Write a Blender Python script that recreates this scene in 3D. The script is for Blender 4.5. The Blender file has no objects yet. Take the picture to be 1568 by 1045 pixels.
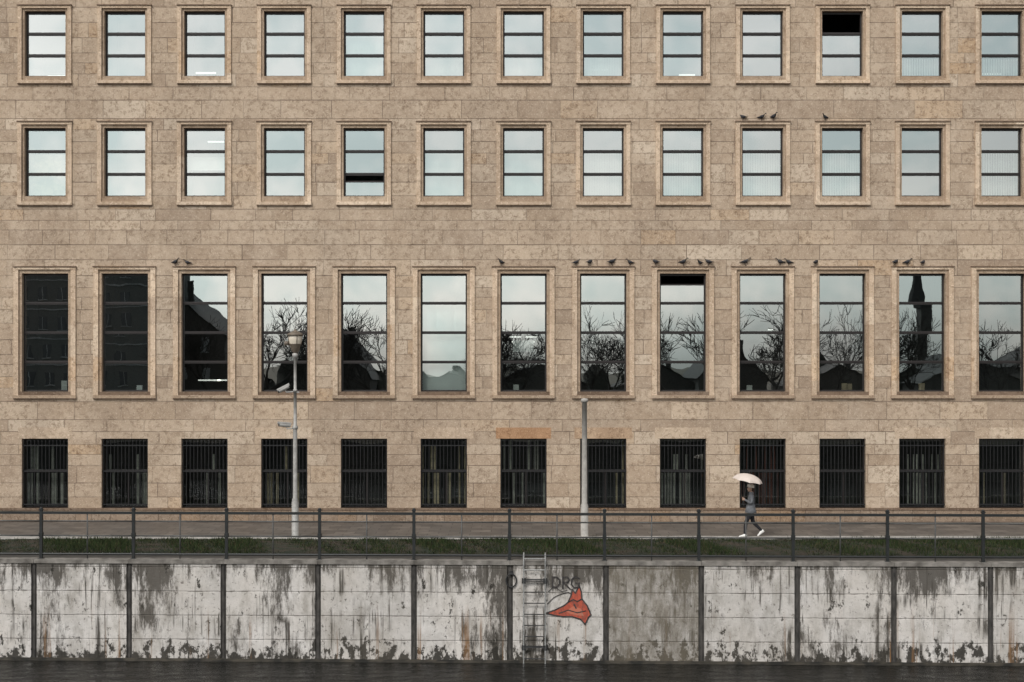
import bpy, bmesh, math, random
import numpy as np
from mathutils import Vector, Matrix
random.seed(7)
rng = np.random.default_rng(5)
scene = bpy.context.scene
F = 2115.0; HY = 560.0; CH = 5.6
D = 49.5; K = F / D
def fx(px, d=D): return (px - 784.0) * d / F
def fz(py, d=D): return CH + (HY - py) * d / F

# ---------------------------------------------------------------- helpers
class MB:
    def __init__(s): s.v=[]; s.f=[]; s.m=[]
    def quad(s, a,b,c,d, mi=0):
        i=len(s.v); s.v += [tuple(a),tuple(b),tuple(c),tuple(d)]; s.f.append((i,i+1,i+2,i+3)); s.m.append(mi)
    def poly(s, pts, mi=0):
        i=len(s.v); s.v += [tuple(p) for p in pts]; s.f.append(tuple(range(i,i+len(pts)))); s.m.append(mi)
    def box(s, x0,x1,y0,y1,z0,z1, mi=0):
        i=len(s.v)
        s.v += [(x0,y0,z0),(x1,y0,z0),(x1,y1,z0),(x0,y1,z0),(x0,y0,z1),(x1,y0,z1),(x1,y1,z1),(x0,y1,z1)]
        for q in ((0,3,2,1),(4,5,6,7),(0,1,5,4),(1,2,6,5),(2,3,7,6),(3,0,4,7)):
            s.f.append(tuple(i+k for k in q)); s.m.append(mi)
    def tube(s, p0,p1,r0,r1=None,n=8,mi=0,caps=True):
        if r1 is None: r1=r0
        p0=Vector(p0); p1=Vector(p1); d=(p1-p0)
        if d.length<1e-6: return
        d.normalize()
        a=d.orthogonal().normalized(); b=d.cross(a)
        i=len(s.v)
        for p,r in ((p0,r0),(p1,r1)):
            for k in range(n):
                t=2*math.pi*k/n
                s.v.append(tuple(p+a*(r*math.cos(t))+b*(r*math.sin(t))))
        for k in range(n):
            k2=(k+1)%n
            s.f.append((i+k,i+k2,i+n+k2,i+n+k)); s.m.append(mi)
        if caps:
            s.f.append(tuple(i+k for k in reversed(range(n)))); s.m.append(mi)
            s.f.append(tuple(i+n+k for k in range(n))); s.m.append(mi)
    def path(s, pts, r, n=8, mi=0):
        for a,b in zip(pts[:-1],pts[1:]): s.tube(a,b,r,r,n,mi)
    def lathe(s, prof, n=16, c=(0,0,0), mi=0):
        i=len(s.v)
        for r,z in prof:
            for k in range(n):
                t=2*math.pi*k/n; s.v.append((c[0]+r*math.cos(t),c[1]+r*math.sin(t),c[2]+z))
        for j in range(len(prof)-1):
            for k in range(n):
                k2=(k+1)%n
                s.f.append((i+j*n+k,i+j*n+k2,i+(j+1)*n+k2,i+(j+1)*n+k)); s.m.append(mi)
    def obj(s, name, mats, parent=None, smooth=False):
        me=bpy.data.meshes.new(name); me.from_pydata(s.v,[],s.f)
        for m in mats: me.materials.append(m)
        me.polygons.foreach_set('material_index', s.m)
        if smooth: me.polygons.foreach_set('use_smooth',[True]*len(s.f))
        me.update()
        o=bpy.data.objects.new(name,me); scene.collection.objects.link(o)
        if parent: o.parent=parent
        return o
def empty(name, loc=(0,0,0), rz=0):
    o=bpy.data.objects.new(name,None); o.location=loc; o.rotation_euler=(0,0,rz)
    scene.collection.objects.link(o); return o

class NT:
    def __init__(s,name):
        s.mat=bpy.data.materials.new(name); s.mat.use_nodes=True
        s.n=s.mat.node_tree.nodes; s.l=s.mat.node_tree.links
        s.b=s.n['Principled BSDF']; s.out=s.n['Material Output']
    def new(s,t,**k):
        n=s.n.new(t)
        for a,b in k.items(): setattr(n,a,b)
        return n
    def put(s,sock,v):
        if isinstance(v,bpy.types.NodeSocket): s.l.new(v,sock)
        else:
            if isinstance(v,(tuple,list)) and len(v)==3 and sock.type=='RGBA': v=(*v,1)
            sock.default_value=v
    def coord(s): return s.new('ShaderNodeTexCoord').outputs['Object']
    def sep(s,v):
        n=s.new('ShaderNodeSeparateXYZ'); s.l.new(v,n.inputs[0]); return n.outputs
    def comb(s,x,y,z=0.0):
        n=s.new('ShaderNodeCombineXYZ'); s.put(n.inputs[0],x); s.put(n.inputs[1],y); s.put(n.inputs[2],z); return n.outputs[0]
    def math(s,op,a,b=0.0,c=0.0):
        n=s.new('ShaderNodeMath',operation=op); s.put(n.inputs[0],a); s.put(n.inputs[1],b); s.put(n.inputs[2],c); return n.outputs[0]
    def mapr(s,v,a,b,c=0.0,d=1.0):
        n=s.new('ShaderNodeMapRange'); s.put(n.inputs[0],v)
        for i,x in enumerate((a,b,c,d)): n.inputs[1+i].default_value=x
        return n.outputs[0]
    def noise(s,v,scale,detail=4,rough=0.6,dist=0.0):
        n=s.new('ShaderNodeTexNoise'); s.l.new(v,n.inputs['Vector'])
        n.inputs['Scale'].default_value=scale; n.inputs['Detail'].default_value=min(detail,5); n.inputs['Roughness'].default_value=rough
        n.inputs['Distortion'].default_value=dist
        return n.outputs[0]
    def scale(s,v,sx,sy,sz,loc=(0,0,0)):
        n=s.new('ShaderNodeMapping'); s.l.new(v,n.inputs[0]); n.inputs['Scale'].default_value=(sx,sy,sz); n.inputs['Location'].default_value=loc
        return n.outputs[0]
    def mix(s,f,a,b,bt='MIX'):
        n=s.new('ShaderNodeMix',data_type='RGBA',blend_type=bt)
        s.put(n.inputs[0],f); s.put(n.inputs[6],a); s.put(n.inputs[7],b); return n.outputs[2]
    def ramp(s,f,stops,interp='LINEAR'):
        n=s.new('ShaderNodeValToRGB'); n.color_ramp.interpolation=interp
        e=n.color_ramp.elements
        while len(e)<len(stops): e.new(0.5)
        for i,(p,c) in enumerate(stops):
            e[i].position=p; e[i].color=(*c,1) if isinstance(c,tuple) else (c,c,c,1)
        s.put(n.inputs[0],f); return n.outputs[0]
    def bump(s,h,strength=0.5,dist=0.02,prev=None):
        n=s.new('ShaderNodeBump'); n.inputs['Strength'].default_value=strength; n.inputs['Distance'].default_value=dist
        s.put(n.inputs['Height'],h)
        if prev: s.l.new(prev,n.inputs['Normal'])
        return n.outputs[0]
    def fin(s,col=None,rough=None,normal=None,metal=None,spec=None):
        if col is not None: s.put(s.b.inputs['Base Color'],col)
        if rough is not None: s.put(s.b.inputs['Roughness'],rough)
        if normal is not None: s.l.new(normal,s.b.inputs['Normal'])
        if metal is not None: s.b.inputs['Metallic'].default_value=metal
        if spec is not None: s.b.inputs['Specular IOR Level'].default_value=spec
        return s.mat

def simple(name,col,rough=0.7,metal=0.0,var=0.25,scale=8,spec=0.5):
    t=NT(name); c=t.coord(); n=t.noise(c,scale,3)
    f=t.mapr(n,0.3,0.7)
    a=tuple(x*(1-var) for x in col); b=tuple(min(1,x*(1+var)) for x in col)
    return t.fin(t.mix(f,a,b),rough,None,metal,spec)

# ---------------------------------------------------------------- materials
def stone_mat(name, gain=1.0, rowh=0.47, bw=1.62, joints=True, tint=(1,1,1)):
    t=NT(name); c=t.coord(); x,y,z=t.sep(c)
    # courses of unequal height, each course shifted by its own amount
    zw=t.math('ADD',z,t.math('ADD',t.math('MULTIPLY',t.math('SINE',t.math('MULTIPLY',z,2.31)),.10),t.math('MULTIPLY',t.math('SINE',t.math('MULTIPLY',z,5.3)),.035)))
    row=t.math('FLOOR',t.math('DIVIDE',zw,rowh))
    wn=t.new('ShaderNodeTexWhiteNoise',noise_dimensions='1D'); t.l.new(row,wn.inputs['W'])
    xx=t.math('ADD',t.math('ADD',x,y),t.math('MULTIPLY',wn.outputs['Value'],1.3 if joints else 0))
    xx=t.math('ADD',xx,t.math('MULTIPLY',t.math('SINE',t.math('ADD',t.math('MULTIPLY',xx,1.1),t.math('MULTIPLY',row,2.4))),.22 if joints else 0))
    vm=t.comb(xx,zw,0.0)
    br=t.new('ShaderNodeTexBrick'); t.l.new(vm,br.inputs['Vector'])
    br.offset=.5; br.offset_frequency=2; br.squash=0.7; br.squash_frequency=3
    br.inputs['Color1'].default_value=(0,0,0,1); br.inputs['Color2'].default_value=(1,1,1,1); br.inputs['Mortar'].default_value=(.5,.5,.5,1)
    br.inputs['Scale'].default_value=1; br.inputs['Mortar Size'].default_value=0.011; br.inputs['Mortar Smooth'].default_value=0.3
    br.inputs['Bias'].default_value=0; br.inputs['Brick Width'].default_value=bw; br.inputs['Row Height'].default_value=rowh
    rnd=br.outputs['Color']; mort=br.outputs['Fac']
    pal=t.ramp(rnd,[(0,(.315,.240,.178)),(.2,(.45,.352,.264)),(.38,(.365,.280,.205)),(.55,(.475,.378,.287)),(.75,(.395,.310,.233)),(.9,(.56,.468,.37)),(1,(.44,.312,.202))])
    big=t.noise(c,0.2,4,0.6)
    col=t.mix(t.mapr(big,0.40,0.62,0,0.32),pal,(.43,.335,.25))
    w=t.noise(t.scale(c,0.5,0.5,0.18),1.0,5,0.65)
    col=t.mix(t.mapr(w,0.45,0.72,0,0.42),col,(.25,.195,.15))
    w2=t.noise(t.scale(c,.8,.8,.8,(7,0,3)),1.0,5,0.7)
    col=t.mix(t.mapr(w2,0.50,0.72,0,0.5),col,(.58,.48,.38))
    g1=t.noise(c,7.0,5,0.82,0.5); g2=t.noise(c,14,3,0.75)
    gs=t.mapr(rnd,0,1,0.45,1.0)
    dk=t.mix(t.math('MULTIPLY',t.mapr(g1,0.49,0.62),gs),col,t.mix(1.0,col,(.50,.45,.41),'MULTIPLY'))
    lt=t.mix(t.math('MULTIPLY',t.mapr(g2,0.54,0.66),0.55),dk,(.65,.55,.445))
    if joints:
        jn=t.mapr(t.noise(c,.9,4),0.38,0.62,0.10,0.80)
        lt=t.mix(t.math('MULTIPLY',mort,jn),lt,(.15,.11,.085))
    lt=t.mix(1.0,lt,tuple(gain*q for q in tint),'MULTIPLY')
    h=t.math('SUBTRACT',g1,t.math('MULTIPLY',mort,1.0 if joints else 0))
    return t.fin(lt,0.9,t.bump(h,0.9,0.04),spec=0.15)
M_stone=stone_mat('facade_limestone',gain=1.08,tint=(1,.985,.965))
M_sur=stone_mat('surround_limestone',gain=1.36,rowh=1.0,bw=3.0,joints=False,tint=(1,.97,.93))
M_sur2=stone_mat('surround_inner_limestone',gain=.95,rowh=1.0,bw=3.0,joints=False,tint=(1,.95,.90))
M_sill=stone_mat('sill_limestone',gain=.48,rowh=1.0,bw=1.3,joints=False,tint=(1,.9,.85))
M_plinth=stone_mat('plinth_limestone',gain=.66,rowh=.9,bw=1.0,tint=(1,.95,.92))
M_lint_or=stone_mat('lintel_ochre',gain=1.0,rowh=2,bw=.7,joints=False,tint=(1.0,.76,.58))
M_lint_o2=stone_mat('lintel_ochre_pale',gain=1.03,rowh=2,bw=.7,joints=False,tint=(1.0,.88,.77))
M_lint_lt=stone_mat('lintel_pale',gain=1.25,rowh=2,bw=.9,joints=False,tint=(1,.99,.97))
M_wframe=simple('window_frame_bronze',(.014,.010,.009),.5,0,.2)
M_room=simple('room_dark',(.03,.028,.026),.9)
M_grate=simple('grate_black_steel',(.010,.010,.011),.5)
def glass_mat(name,f):
    t=NT(name); c=t.coord()
    n=t.noise(c,0.8,2,0.4)
    nb=t.bump(n,0.06,0.03)
    g=t.new('ShaderNodeBsdfGlossy'); g.inputs['Roughness'].default_value=0.0
    d=t.noise(t.scale(c,.3,1,.3),1,3)
    t.put(g.inputs['Color'],t.mix(t.mapr(d,.40,.60),(.72,.83,.83),(.95,.98,.96))); t.l.new(nb,g.inputs['Normal'])
    tr=t.new('ShaderNodeBsdfTransparent'); tr.inputs[0].default_value=(.72,.78,.76,1)
    m=t.new('ShaderNodeMixShader'); m.inputs[0].default_value=f
    t.l.new(tr.outputs[0],m.inputs[1]); t.l.new(g.outputs[0],m.inputs[2]); t.l.new(m.outputs[0],t.out.inputs[0])
    return t.mat
M_glass=glass_mat('window_glass',.44); M_glass_low=glass_mat('window_glass_dim',.15)
M_blind=simple('blind_fabric',(.62,.62,.58),.85,0,.06,3)
M_blind_w=simple('roller_blind_white',(.8,.82,.8),.85,0,.04,2)
M_curt=simple('curtain_ochre',(.42,.33,.22),.9,0,.3,6)
M_cgrey=simple('curtain_grey',(.34,.32,.28),.9,0,.3,6)
def emit(name,col,s):
    t=NT(name); t.b.inputs['Emission Color'].default_value=(*col,1); t.b.inputs['Emission Strength'].default_value=s
    return t.fin(col,.5)
M_tube=emit('fluorescent_tube',(1,.98,.92),1.1)

# ---------------------------------------------------------------- office building
bld=empty('office_building')
ROWS=[('A',-176,-55,-167,-67,41,31,3),('B',8,129,17,117,41,31.3,3),('C',186,315,196,301,41.5,31.5,3),('D',408,611,419,600,47.5,35.5,4)]
NS=list(range(-9,12))
def cx(n): return fx(679.5+122.15*n)
XL=cx(NS[0])-1.9; XR=cx(NS[-1])+1.9
ZT=fz(-262)
wall=MB()
bands=[]
for r in ROWS: bands.append((fz(r[2]-2),fz(r[1]+2),(r[5]-2)/K))
bands.append((fz(778),fz(672),35.5/K))
bands.sort()
z=fz(779)-.02
for (z0,z1,hw) in bands:
    if z0>z: wall.quad((XL,D,z),(XR,D,z),(XR,D,z0),(XL,D,z0))
    xs=XL
    for n in NS:
        a=cx(n)-hw; b=cx(n)+hw
        wall.quad((xs,D,z0),(a,D,z0),(a,D,z1),(xs,D,z1)); xs=b
        dp=.36
        wall.quad((a,D,z0),(a,D+dp,z0),(a,D+dp,z1),(a,D,z1))
        wall.quad((b,D+dp,z0),(b,D,z0),(b,D,z1),(b,D+dp,z1))
        wall.quad((a,D,z1),(a,D+dp,z1),(b,D+dp,z1),(b,D,z1))
        wall.quad((a,D+dp,z0),(a,D,z0),(b,D,z0),(b,D+dp,z0))
    wall.quad((xs,D,z0),(XR,D,z0),(XR,D,z1),(xs,D,z1))
    z=z1
wall.quad((XL,D,z),(XR,D,z),(XR,D,ZT),(XL,D,ZT))
YB=D+16
wall.quad((XL,YB,0),(XL,D,0),(XL,D,ZT),(XL,YB,ZT)); wall.quad((XR,D,0),(XR,YB,0),(XR,YB,ZT),(XR,D,ZT))
wall.quad((XR,YB,0),(XL,YB,0),(XL,YB,ZT),(XR,YB,ZT))
wall.obj('walls',[M_stone],bld)
rf=MB(); rf.box(XL-.5,XR+.5,D-.5,YB+.5,ZT,ZT+.5,0); rf.box(XL,XR,D+.4,YB,ZT+.5,ZT+.9,1)
rf.obj('roof_cornice',[M_sur,M_room],bld)
pl=MB(); zp=fz(778)
pl.box(XL-.04,XR+.04,D-.05,D+.3,0.0,zp-.07,0)
pl.box(XL-.07,XR+.07,D-.08,D+.34,zp-.07,zp,1)
pl.obj('plinth',[M_plinth,M_sill],bld)

sur=MB(); fr=MB(); gl=MB(); rm=MB(); bl=MB(); lt=MB(); gr=MB()
OPEN={('B',5,0),('C',-1,2),('D',3,0)}
def blind_strips(a,b,z0,z1,y,mi,step=.09,cover=1.0,gapp=0.0):
    x=a
    while x<b-.02:
        x1=min(b,x+step)
        if random.random()<cover:
            ang=random.uniform(.015,.03)
            bl.quad((x,y-ang,z0),(x1-gapp,y+ang,z0),(x1-gapp,y+ang,z1),(x,y-ang,z1),mi)
        x=x1
for r in ROWS:
    nm,oy0,oy1,gy0,gy1,ohw,ghw,np_=r
    for n in NS:
        c=cx(n); ow=ohw/K; gw=ghw/K
        zo1=fz(oy0); zo0=fz(oy1); zg1=fz(gy0); zg0=fz(gy1)
        jw=(ow-gw)
        o1=jw*.62
        dy=random.uniform(-.006,.006)
        sur.box(c-ow,c-ow+o1,D-.055+dy,D+.3,zo0+.13,zo1-.12,0)
        sur.box(c+ow-o1,c+ow,D-.055-dy,D+.3,zo0+.13,zo1-.12,0)
        sur.box(c-ow-.004,c+ow+.004,D-.062,D+.3,zo1-.12,zo1-.03,0)
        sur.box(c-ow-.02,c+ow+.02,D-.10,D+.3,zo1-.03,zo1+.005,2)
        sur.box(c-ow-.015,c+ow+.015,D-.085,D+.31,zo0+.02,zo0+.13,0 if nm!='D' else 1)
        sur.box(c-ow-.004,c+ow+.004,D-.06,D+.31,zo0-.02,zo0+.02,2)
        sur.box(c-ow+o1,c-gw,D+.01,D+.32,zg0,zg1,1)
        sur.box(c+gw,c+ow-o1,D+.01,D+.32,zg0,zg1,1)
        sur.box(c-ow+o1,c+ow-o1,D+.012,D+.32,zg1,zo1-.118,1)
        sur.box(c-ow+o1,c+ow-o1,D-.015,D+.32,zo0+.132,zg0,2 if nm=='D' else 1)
        y0=D+.2; y1=D+.27; t=.055
        fr.box(c-gw,c-gw+t,y0,y1,zg0,zg1); fr.box(c+gw-t,c+gw,y0,y1,zg0,zg1)
        fr.box(c-gw+t,c+gw-t,y0,y1,zg1-t-.02,zg1); fr.box(c-gw+t,c+gw-t,y0,y1,zg0,zg0+t)
        ph=(zg1-zg0)/np_
        for k in range(1,np_):
            zz=zg1-ph*k
            fr.box(c-gw+t,c+gw-t,y0-.02,y1,zz-.05,zz+.05)
            fr.box(c-gw+t,c+gw-t,y0-.035,y0-.02,zz-.015,zz+.012)
        for k in range(np_):
            a=zg1-ph*k-.04; b=zg1-ph*(k+1)+.04
            x0=c-gw+t-.01; x1=c+gw-t+.01
            j=[random.uniform(-.002,.002) for _ in range(3)]
            yg=D+.24
            if (nm,n,k) in OPEN:
                if nm=='B': continue
                if nm=='C':
                    gl.quad((x0,yg,b),(x1,yg,b),(x1,yg,a-.22),(x0,yg,a-.22))
                    fr.box(x0,x1,y0+.01,y1-.01,a-.25,a-.2)
                else:
                    gl.quad((x0,yg,b),(x1,yg,b),(x1,yg,a-.35),(x0,yg,a-.35))
                    fr.box(x0,x1,y0+.01,y1-.01,a-.38,a-.33)
                continue
            gl.quad((x0,yg+j[0],b),(x1,yg+j[1],b),(x1,yg+j[2]+j[1]-j[0],a),(x0,yg+j[2],a))
        ry=D+2.6; Y0=D+.33
        a=c-ow-.02; b=c+ow+.02; zz0=zo0-.2; zz1=zo1+.15
        rm.quad((a,ry,zz0),(b,ry,zz0),(b,ry,zz1),(a,ry,zz1)); rm.quad((a,Y0,zz0),(a,ry,zz0),(a,ry,zz1),(a,Y0,zz1))
        rm.quad((b,ry,zz0),(b,Y0,zz0),(b,Y0,zz1),(b,ry,zz1)); rm.quad((a,Y0,zz1),(a,ry,zz1),(b,ry,zz1),(b,Y0,zz1)); rm.quad((a,ry,zz0),(a,Y0,zz0),(b,Y0,zz0),(b,ry,zz0))
        yb=D+.42
        if nm=='C' and n>=-1 and not (nm,n,2) in OPEN:
            top=zg0+ph*(1.95 if n!=6 else .1)
            blind_strips(c-gw,c+gw,zg0,top,yb,0)
        elif nm=='C' and n==-5: bl.quad((c-gw,yb,zg0),(c+gw,yb,zg0),(c+gw,yb,zg0+ph*1.9),(c-gw,yb,zg0+ph*1.9),2)
        elif nm=='C' and n in(-3,): bl.quad((c-gw,yb,zg0+ph*1.2),(c+gw,yb,zg0+ph*1.2),(c+gw,yb,zg0+ph*1.8),(c-gw,yb,zg0+ph*1.8),0)
        elif nm=='B' and n not in (-5,-3,-2) and random.random()<.65:
            blind_strips(c-gw,c+gw,zg0,zg0+ph*random.choice([.9,1.0,1.9,1.95]),yb,0)
        elif nm=='A' and random.random()<.5: blind_strips(c-gw,c+gw,zg0,zg0+ph*2,yb,0)
        if nm=='D' and n==0:
            bl.quad((c-gw,yb,zg0),(c+gw,yb,zg0),(c+gw,yb,zg0+ph*1.98),(c-gw,yb,zg0+ph*1.98),1)
            blind_strips(c-gw,c+gw,zg0+ph*2,zg0+ph*2.95,yb,1)
        if nm=='D' and n==1:
            bl.quad((c-.45*gw,yb+.4,zg0+ph*1.35),(c+.45*gw,yb+.4,zg0+ph*1.35),(c+.45*gw,yb+.4,zg0+ph*1.75),(c-.45*gw,yb+.4,zg0+ph*1.75),1)
        tl={('D',-3):[(-.6,.4,.35),(.25,.8,.35)],('D',1):[(-.6,-.1,1.85),(.1,.6,1.85),(-.5,.5,1.68)],('D',4):[(.5,.7,2.1)],('B',-5):[(-.4,.9,.3)],('B',-3):[(-.8,.2,.45)],('B',2):[(-.5,.4,.6)],('B',3):[(.0,.8,.35)],('C',-3):[(-.2,.6,2.6)],('B',7):[(-.7,.5,.4)],('B',-1):[(-.9,.0,.3)]}
        for (u0,u1,h) in tl.get((nm,n),[]):
            zz=zg0+ph*h
            lt.box(c+u0*gw,c+u1*gw,D+1.2,D+1.26,zz,zz+.05)
for n,u,col in [(-5,.8,0),(4,-.6,0),(5,.3,2),(6,.2,2),(-4,.6,1),(5,.55,2),(1,-.4,0)]:
    c=cx(n)+u*35/K*.8; z0=fz(600)
    bl.box(c-.1,c+.1,D+.5,D+.6,z0,z0+random.uniform(.2,.45),col)
sur.obj('window_surrounds',[M_sur,M_sur2,M_sill],bld)
for n in NS:
    hw=35.5/K; z0=fz(778); z1=fz(672); c=cx(n)
    y0=D+.2; t=.05
    fr.box(c-hw,c-hw+t,y0,y0+.08,z0,z1); fr.box(c+hw-t,c+hw,y0,y0+.08,z0,z1)
    fr.box(c-hw+t,c+hw-t,y0,y0+.08,z1-t,z1); fr.box(c-hw+t,c+hw-t,y0,y0+.08,z0,z0+t)
    zm=fz(722); fr.box(c-hw+t,c+hw-t,y0-.01,y0+.08,zm-.045,zm+.045)
    fr.box(c+.1*hw-.025,c+.1*hw+.025,y0,y0+.07,z0+t,zm-.045)
    for (a,b) in ((z0+t,zm-.045),(zm+.045,z1-t)):
        j=random.uniform(-.003,.003)
        gl.quad((c-hw+t,y0+.05,a),(c+hw-t,y0+.05+j,a),(c+hw-t,y0+.05,b),(c-hw+t,y0+.05+j,b),1)
    Y0=D+.37; ry=D+1.8
    a=c-hw-.05; b=c+hw+.05; zz0=z0-.05; zz1=z1+.1
    rm.quad((a,ry,zz0),(b,ry,zz0),(b,ry,zz1),(a,ry,zz1)); rm.quad((a,Y0,zz0),(a,ry,zz0),(a,ry,zz1),(a,Y0,zz1))
    rm.quad((b,ry,zz0),(b,Y0,zz0),(b,Y0,zz1),(b,ry,zz1)); rm.quad((a,Y0,zz1),(a,ry,zz1),(b,ry,zz1),(b,Y0,zz1)); rm.quad((a,ry,zz0),(a,Y0,zz0),(b,Y0,zz0),(b,ry,zz0))
    kind={-5:(4,.6),-4:(4,.5),-3:(4,.2),-2:(2,.15),-1:(2,0),0:(2,.55),1:(4,.25),2:(2,.1),3:(4,.6),4:(3,.5),5:(3,.1),6:(4,.4),7:(2,.15)}.get(n,(4,.3))
    yc=D+.6
    blind_strips(c-hw,c+hw,z0+.05,zm-.1,yc,kind[0],.11,kind[1],.03)
    blind_strips(c-hw,c+hw,zm-.02,z1-random.choice([.1,.3,.6]),yc,kind[0],.11,kind[1]*.6,.04)
    yb=D+.08
    nb=12
    for i in range(nb+1):
        x=c-hw+.04+(2*hw-.08)*i/nb
        gr.tube((x,yb,z0+.03),(x,yb,z1-.12),.013,n=6)
        gr.lathe([(0.011,0),(.02,.02),(.0,.08)],6,(x,yb,z1-.12))
    for zz in (z0+.12,zm,z1-.25):
        gr.box(c-hw+.003,c+hw-.003,yb-.008,yb+.02,zz-.018,zz+.018)
gl.obj('window_panes',[M_glass,M_glass_low],bld)
fr.obj('window_frames',[M_wframe],bld)
rm.obj('rooms',[M_room],bld)
bl.obj('blinds_and_curtains',[M_blind,M_blind_w,M_curt,simple('curtain_red',(.12,.04,.03),.9),M_cgrey],bld)
lt.obj('ceiling_tubes',[M_tube],bld)
gr.obj('window_grates',[M_grate],bld)
ln=MB()
for n in NS:
    m={1:0,2:2,3:1,6:1,-2:1,0:1,-5:1,7:1}.get(n)
    if m is None: continue
    c=cx(n); e=random.uniform(2,7)/K
    ln.box(c-39/K-e,c+39/K+e,D-.006,D+.1,fz(672)+.001,fz(655),m)
ln.obj('window_lintels',[M_lint_or,M_lint_lt,M_lint_o2],bld)

# ---------------------------------------------------------------- ground, pavement, grass
AW=-math.radians(1.55); TA=math.tan(AW)
def wy(x,off=0): return 40.0+off+TA*x
def ground_mat():
    t=NT('ground_soil'); c=t.coord(); n=t.noise(c,1.5,6)
    return t.fin(t.mix(t.mapr(n,.3,.7),(.05,.043,.03),(.10,.085,.06)),.95,t.bump(t.noise(c,12,5),.8,.04))
def pave_mat():
    t=NT('pavement_slabs'); c=t.coord()
    br=t.new('ShaderNodeTexBrick'); t.l.new(c,br.inputs[0]); br.inputs['Scale'].default_value=1
    br.inputs['Color1'].default_value=(.11,.095,.082,1); br.inputs['Color2'].default_value=(.18,.155,.132,1); br.inputs['Mortar'].default_value=(.05,.042,.035,1)
    br.inputs['Brick Width'].default_value=.7; br.inputs['Row Height'].default_value=.5; br.inputs['Mortar Size'].default_value=.015
    n=t.noise(c,1.6,6)
    return t.fin(t.mix(t.mapr(n,.4,.65,0,.75),br.outputs[0],(.075,.064,.054)),.6,t.bump(n,.3,.01))
g=MB()
g.quad((-900,wy(-900,.3),-.12),(900,wy(900,.3),-.12),(900,1500,-.12),(-900,1500,-.12))
g.quad((-900,-1500,-.12),(900,-1500,-.12),(900,-4,-.12),(-900,-4,-.12))
g.obj('ground',[ground_mat()])
p=MB(); p.box(-80,80,45.35,D+.02,-.3,0); p.obj('pavement',[pave_mat()])
k=MB()
x=-80
while x<80:
    k.box(x,x+.99,44.55,44.75,-.3,.012+random.uniform(-.006,.006)); 
    k.box(x+.3,x+1.292,44.755,45.345,-.3,.004+random.uniform(-.003,.003)); x+=1.0
k.obj('kerb',[simple('kerb_granite',(.36,.345,.32),.8,0,.35,3)])
q=MB(); q.box(-300,300,-4.4,-4,-4,-.05); q.obj('far_quay_wall',[simple('quay_concrete',(.08,.075,.07),.9)])
tf=MB(); 
xs=np.linspace(-50,50,260); ys=np.linspace(0,1,14)
for i,xx in enumerate(xs):
    for j,v in enumerate(ys):
        yy=wy(xx,1.0)*(1-v)+44.55*v
        tf.v.append((xx,yy,-.05+.05*v+.035*math.sin(xx*1.7+v*3)*math.sin(v*math.pi)+random.uniform(-.012,.012)))
for i in range(len(xs)-1):
    for j in range(len(ys)-1):
        a=i*len(ys)+j; tf.f.append((a,a+len(ys),a+len(ys)+1,a+1)); tf.m.append(0)
NB=150000
bx=rng.uniform(-40,40,NB); bv=rng.uniform(0,1,NB)**0.7
patch=np.sin(bx*1.3)+np.sin(bx*.47+1)+np.sin(bx*3.1+bv*4)+1.2*np.sin(bx*7+bv*9)*np.sin(bx*.9)+rng.normal(0,.8,NB)
keep=(patch>-.6)|(rng.random(NB)<.35)
bx=bx[keep]; bv=bv[keep]; patch=patch[keep]; NB=len(bx)
by=(40+TA*bx+1.0)*(1-bv)+44.5*bv; bz=-.05+.05*bv
ang=rng.uniform(0,math.tau,NB); h=rng.uniform(.03,.12,NB)*(1+.5*np.tanh(patch)); w=rng.uniform(.006,.014,NB)
lx=rng.normal(0,.045,NB); ly=rng.normal(0,.045,NB)
V=np.zeros((NB,3,3)); V[:,0]=np.stack([bx-w*np.cos(ang),by-w*np.sin(ang),bz-.01],1); V[:,1]=np.stack([bx+w*np.cos(ang),by+w*np.sin(ang),bz-.01],1)
V[:,2]=np.stack([bx+lx,by+ly,bz+h],1)
base=len(tf.v); tf.v+= [tuple(q) for q in V.reshape(-1,3).tolist()]
mi=np.where(rng.random(NB)<.42+.2*np.tanh(patch),1,np.where(rng.random(NB)<.72,2,3))
tf.f+=[(base+3*i,base+3*i+1,base+3*i+2) for i in range(NB)]; tf.m+=mi.tolist()
tfm=NT('turf_soil'); c=tfm.coord(); n1=tfm.noise(c,1.4,6)
tm=tfm.fin(tfm.mix(tfm.mapr(n1,.42,.6),(.014,.02,.009),(.04,.029,.019)),.95,tfm.bump(tfm.noise(c,15,4),1,.03))
tf.obj('grass',[tm,simple('grass_blade_a',(.030,.046,.014),.8,spec=.2),simple('grass_blade_b',(.014,.021,.008),.8,spec=.2),simple('grass_blade_dry',(.07,.058,.03),.8,spec=.2)])

def water_mat():
    t=NT('canal_water'); c=t.coord()
    n=t.noise(t.scale(c,1.6,2.6,1),1.0,5,.6,.5); n2=t.noise(t.scale(c,1,2,1),5,3)
    b=t.bump(n,.9,.16); b=t.bump(n2,.6,.03,b)
    return t.fin((.006,.006,.005),.05,b,0,.28)
w_=MB(); w_.quad((-900,-4.2,-3),(900,-4.2,-3),(900,70,-3),(-900,70,-3)); w_.obj('canal_water',[water_mat()])

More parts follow.
